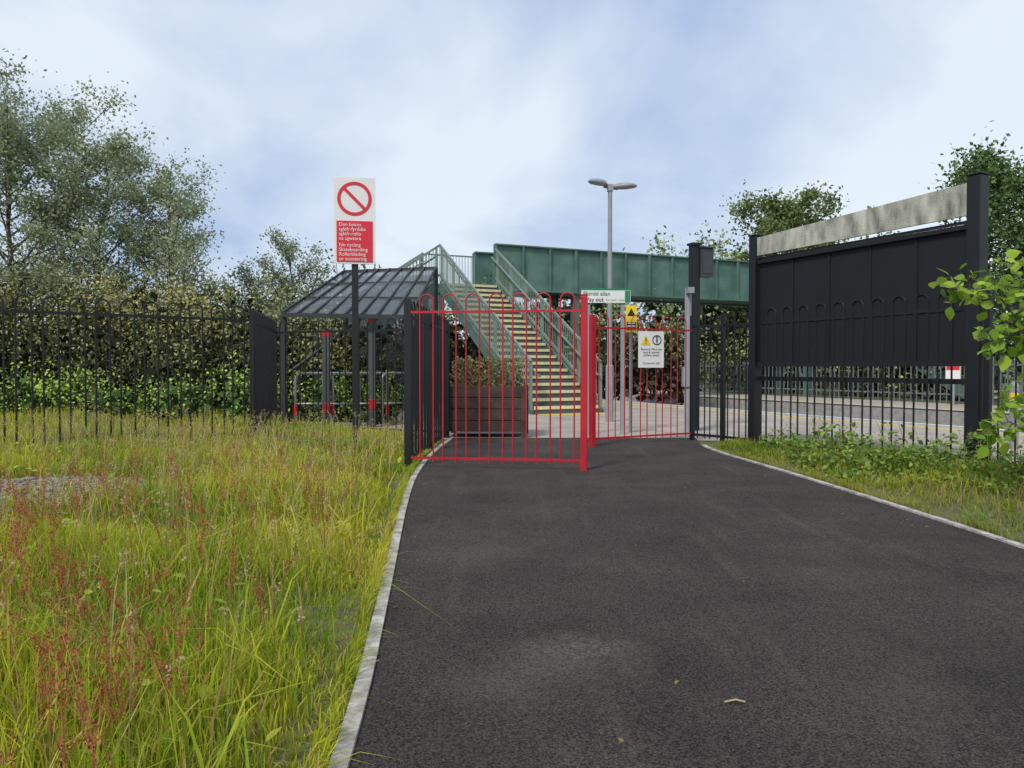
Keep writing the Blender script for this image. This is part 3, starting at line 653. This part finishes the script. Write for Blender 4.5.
# ------------------------------------------------------------ right sapling and weeds
rg=np.random.default_rng(31)
e=grp('hazel_sapling',(4.55,6.1,.1)); mb=MB(); LP=[];
stems=[((-.0,0,0),(-.15,0,1.0),(-.75,-.1,1.66),(-1.15,-.1,1.68)),((.0,0,0),(-.1,.1,.9),(-.45,.1,1.3),(-.85,.0,1.28)),((.1,0,0),(.05,0,1.2),(-.1,0,1.9),(-.5,.1,1.92)),((0,0,0),(-.1,-.1,.6),(-.4,-.2,.85),(-.75,-.2,.8)),
 ((.1,.1,0),(.1,.2,1.1),(-.3,.2,1.7),(-.8,.3,1.82)),((0,-.1,0),(.1,-.2,1.0),(-.1,-.3,1.45),(-.5,-.3,1.5)),((.1,0,0),(.3,0,1.0),(.3,.1,1.8),(.2,.1,2.2)),((0,0,0),(-.1,.2,.4),(-.35,.3,.6),(-.6,.3,.5))]
for s in stems:
    P=[Vector(q) for q in s]; mb.tube(P,[.012,.009,.006,.003],6)
    for k in range(52):
        t=rg.uniform(.8,3); i=min(int(t),2); q=P[i].lerp(P[i+1],t-i); v=Vector(rg.normal(size=3)); v.normalize(); tip=q+v*rg.uniform(.04,.18)
        mb.tube([q,tip],[.003,.0015],3); LP.append(tuple(tip))
        if rg.random()<.4: LP.append(tuple(q.lerp(tip,.5)))
mb.obj('stems',M_bark,e)
LP=np.array(LP); n=len(LP)
T_hz=np.array([[0,0,0],[.30,.24,.06],[.38,.5,.03],[.22,.82,-.03],[0,1.08,-.12],[-.22,.82,-.03],[-.38,.5,.03],[-.30,.24,.06],[0,.5,-.02]],float)
F_hz=np.array([[0,1,2,8],[8,2,3,4],[0,8,6,7],[8,4,5,6]])
npmesh('leaves',*leaves(LP,rg.uniform(.05,.13,n),lerpc((.14,.30,.02),(.46,.6,.07),rg.random(n)),rg,T_hz,F_hz,up=.3,droop=.3),M_leaf,e)
N=9500; y=rg.uniform(4.0,10.4,N); fx=fenceX(y); x=fx-.05-1.9*rg.random(N)**1.1*(np.clip((11.0-y)/3,.25,1)); k=(x>rightx(y)+.12)&(rg.random(N)<.15+vn(x*2.2+1,y*1.8)); x=x[k];y=y[k];N=len(x)
hh=np.clip((x-rightx(y))*.24,.04,.30)*(.3+1.2*vn(x*3,y*3))
P=np.stack([x,y,hR(x,y)+rg.random(N)**.6*hh],1)
npmesh('nettle_weeds',*leaves(P,rg.uniform(.03,.085,N),lerpc((.08,.15,.025),(.32,.44,.08),rg.random(N)),rg,T_ov,F_ov,up=.55,droop=.1),M_leaf)
mb=MB()
for i in range(80):
    y=rg.uniform(5,10); x=float(fenceX(y))-rg.uniform(.1,.8); z=float(hR(np.array(x),np.array(y))); h=rg.uniform(.25,.7); a=rg.uniform(0,6.28)
    mb.tube([(x,y,z),(x+.05*math.cos(a),y+.05*math.sin(a),z+h*.6),(x+.2*math.cos(a),y+.2*math.sin(a),z+h)],[.004,.003,.0015],4)
mb.obj('weed_stems',mat('weed_stem',(.3,.32,.12),.8))
CP=[];
for i in range(70):
    y=rg.uniform(1.6,9); x=rg.choice([float(leftx(y))+abs(rg.normal(0,.12)),rg.uniform(-.5,3),float(rightx(y))-abs(rg.normal(0,.15))]); CP.append((x,y,.02))
CP=np.array(CP); n=len(CP)
npmesh('fallen_leaves',*leaves(CP,rg.uniform(.012,.03,n),lerpc((.2,.1,.04),(.35,.22,.08),rg.random(n)),rg,T_ov,F_ov,up=1),M_leaf)
mb=MB(); mb.tube([(.72,2.55,.02),(.76,2.56,.024),(.79,2.55,.02)],.004,5); mb.obj('twig',mat('twig_wood',(.4,.32,.2),.8))
# ------------------------------------------------------------ world
EL,RO=math.radians(48),math.radians(212)
w=bpy.data.worlds.new('World'); S.world=w; w.use_nodes=True; nt=w.node_tree; N=nt.nodes; L=nt.links
bg=N['Background']; sky=N.new('ShaderNodeTexSky'); sky.sky_type='NISHITA'; sky.sun_disc=False; sky.sun_elevation=EL; sky.sun_rotation=RO; sky.dust_density=1.5; sky.air_density=1.0
tc=N.new('ShaderNodeTexCoord'); sep=N.new('ShaderNodeSeparateXYZ'); L.new(tc.outputs['Generated'],sep.inputs[0])
ad=N.new('ShaderNodeMath'); ad.operation='ADD'; ad.inputs[1].default_value=.42; mxz=N.new('ShaderNodeMath'); mxz.operation='MAXIMUM'; mxz.inputs[1].default_value=0
L.new(sep.outputs['Z'],mxz.inputs[0]); L.new(mxz.outputs[0],ad.inputs[0])
dv=N.new('ShaderNodeVectorMath'); dv.operation='DIVIDE'; cmb=N.new('ShaderNodeCombineXYZ'); 
for i in range(3): L.new(ad.outputs[0],cmb.inputs[i])
L.new(tc.outputs['Generated'],dv.inputs[0]); L.new(cmb.outputs[0],dv.inputs[1])
mp=N.new('ShaderNodeMapping'); mp.inputs['Location'].default_value=(.6,2.2,0); mp.inputs['Scale'].default_value=(1,1.0,.6); L.new(dv.outputs[0],mp.inputs[0])
n1=N.new('ShaderNodeTexNoise'); n1.inputs['Scale'].default_value=1.5; n1.inputs['Detail'].default_value=8; n1.inputs['Roughness'].default_value=.52; n1.inputs['Distortion'].default_value=.3; L.new(mp.outputs[0],n1.inputs['Vector'])
tr=N.new('ShaderNodeMath'); tr.operation='MULTIPLY_ADD'; tr.inputs[1].default_value=.12; L.new(sep.outputs['X'],tr.inputs[0]); L.new(n1.outputs['Fac'],tr.inputs[2])
tz=N.new('ShaderNodeMath'); tz.operation='MULTIPLY_ADD'; tz.inputs[1].default_value=-.18; L.new(mxz.outputs[0],tz.inputs[0]); L.new(tr.outputs[0],tz.inputs[2])
r=N.new('ShaderNodeValToRGB'); e_=r.color_ramp.elements; e_[0].position=.28; e_[0].color=(3.0,4.1,6.3,1); e_[1].position=.56; e_[1].color=(6.7,7.4,8.1,1); L.new(tz.outputs[0],r.inputs['Fac'])
mx=N.new('ShaderNodeMix'); mx.data_type='RGBA'; mx.inputs[0].default_value=.9; L.new(sky.outputs[0],mx.inputs[6]); L.new(r.outputs['Color'],mx.inputs[7])
L.new(mx.outputs[2],bg.inputs['Color']); bg.inputs['Strength'].default_value=.125
sd=bpy.data.lights.new('sun','SUN'); sd.energy=2.9; sd.angle=math.radians(11); sd.color=(1,.94,.84); so=bpy.data.objects.new('sun',sd); COL.objects.link(so)
sv=Vector((math.sin(RO)*math.cos(EL),math.cos(RO)*math.cos(EL),math.sin(EL))); so.rotation_euler=(-sv).to_track_quat('-Z','Y').to_euler()
# ------------------------------------------------------------ camera
cd=bpy.data.cameras.new('camera'); cd.sensor_width=36; cd.lens=26.72; cd.clip_end=2000; cd.clip_start=.05
co=bpy.data.objects.new('camera',cd); co.location=(0,0,1.15); co.rotation_euler=(math.radians(90-1.2),0,0); COL.objects.link(co); S.camera=co
S.view_settings.view_transform='Standard'; S.view_settings.look='None'; S.view_settings.exposure=0
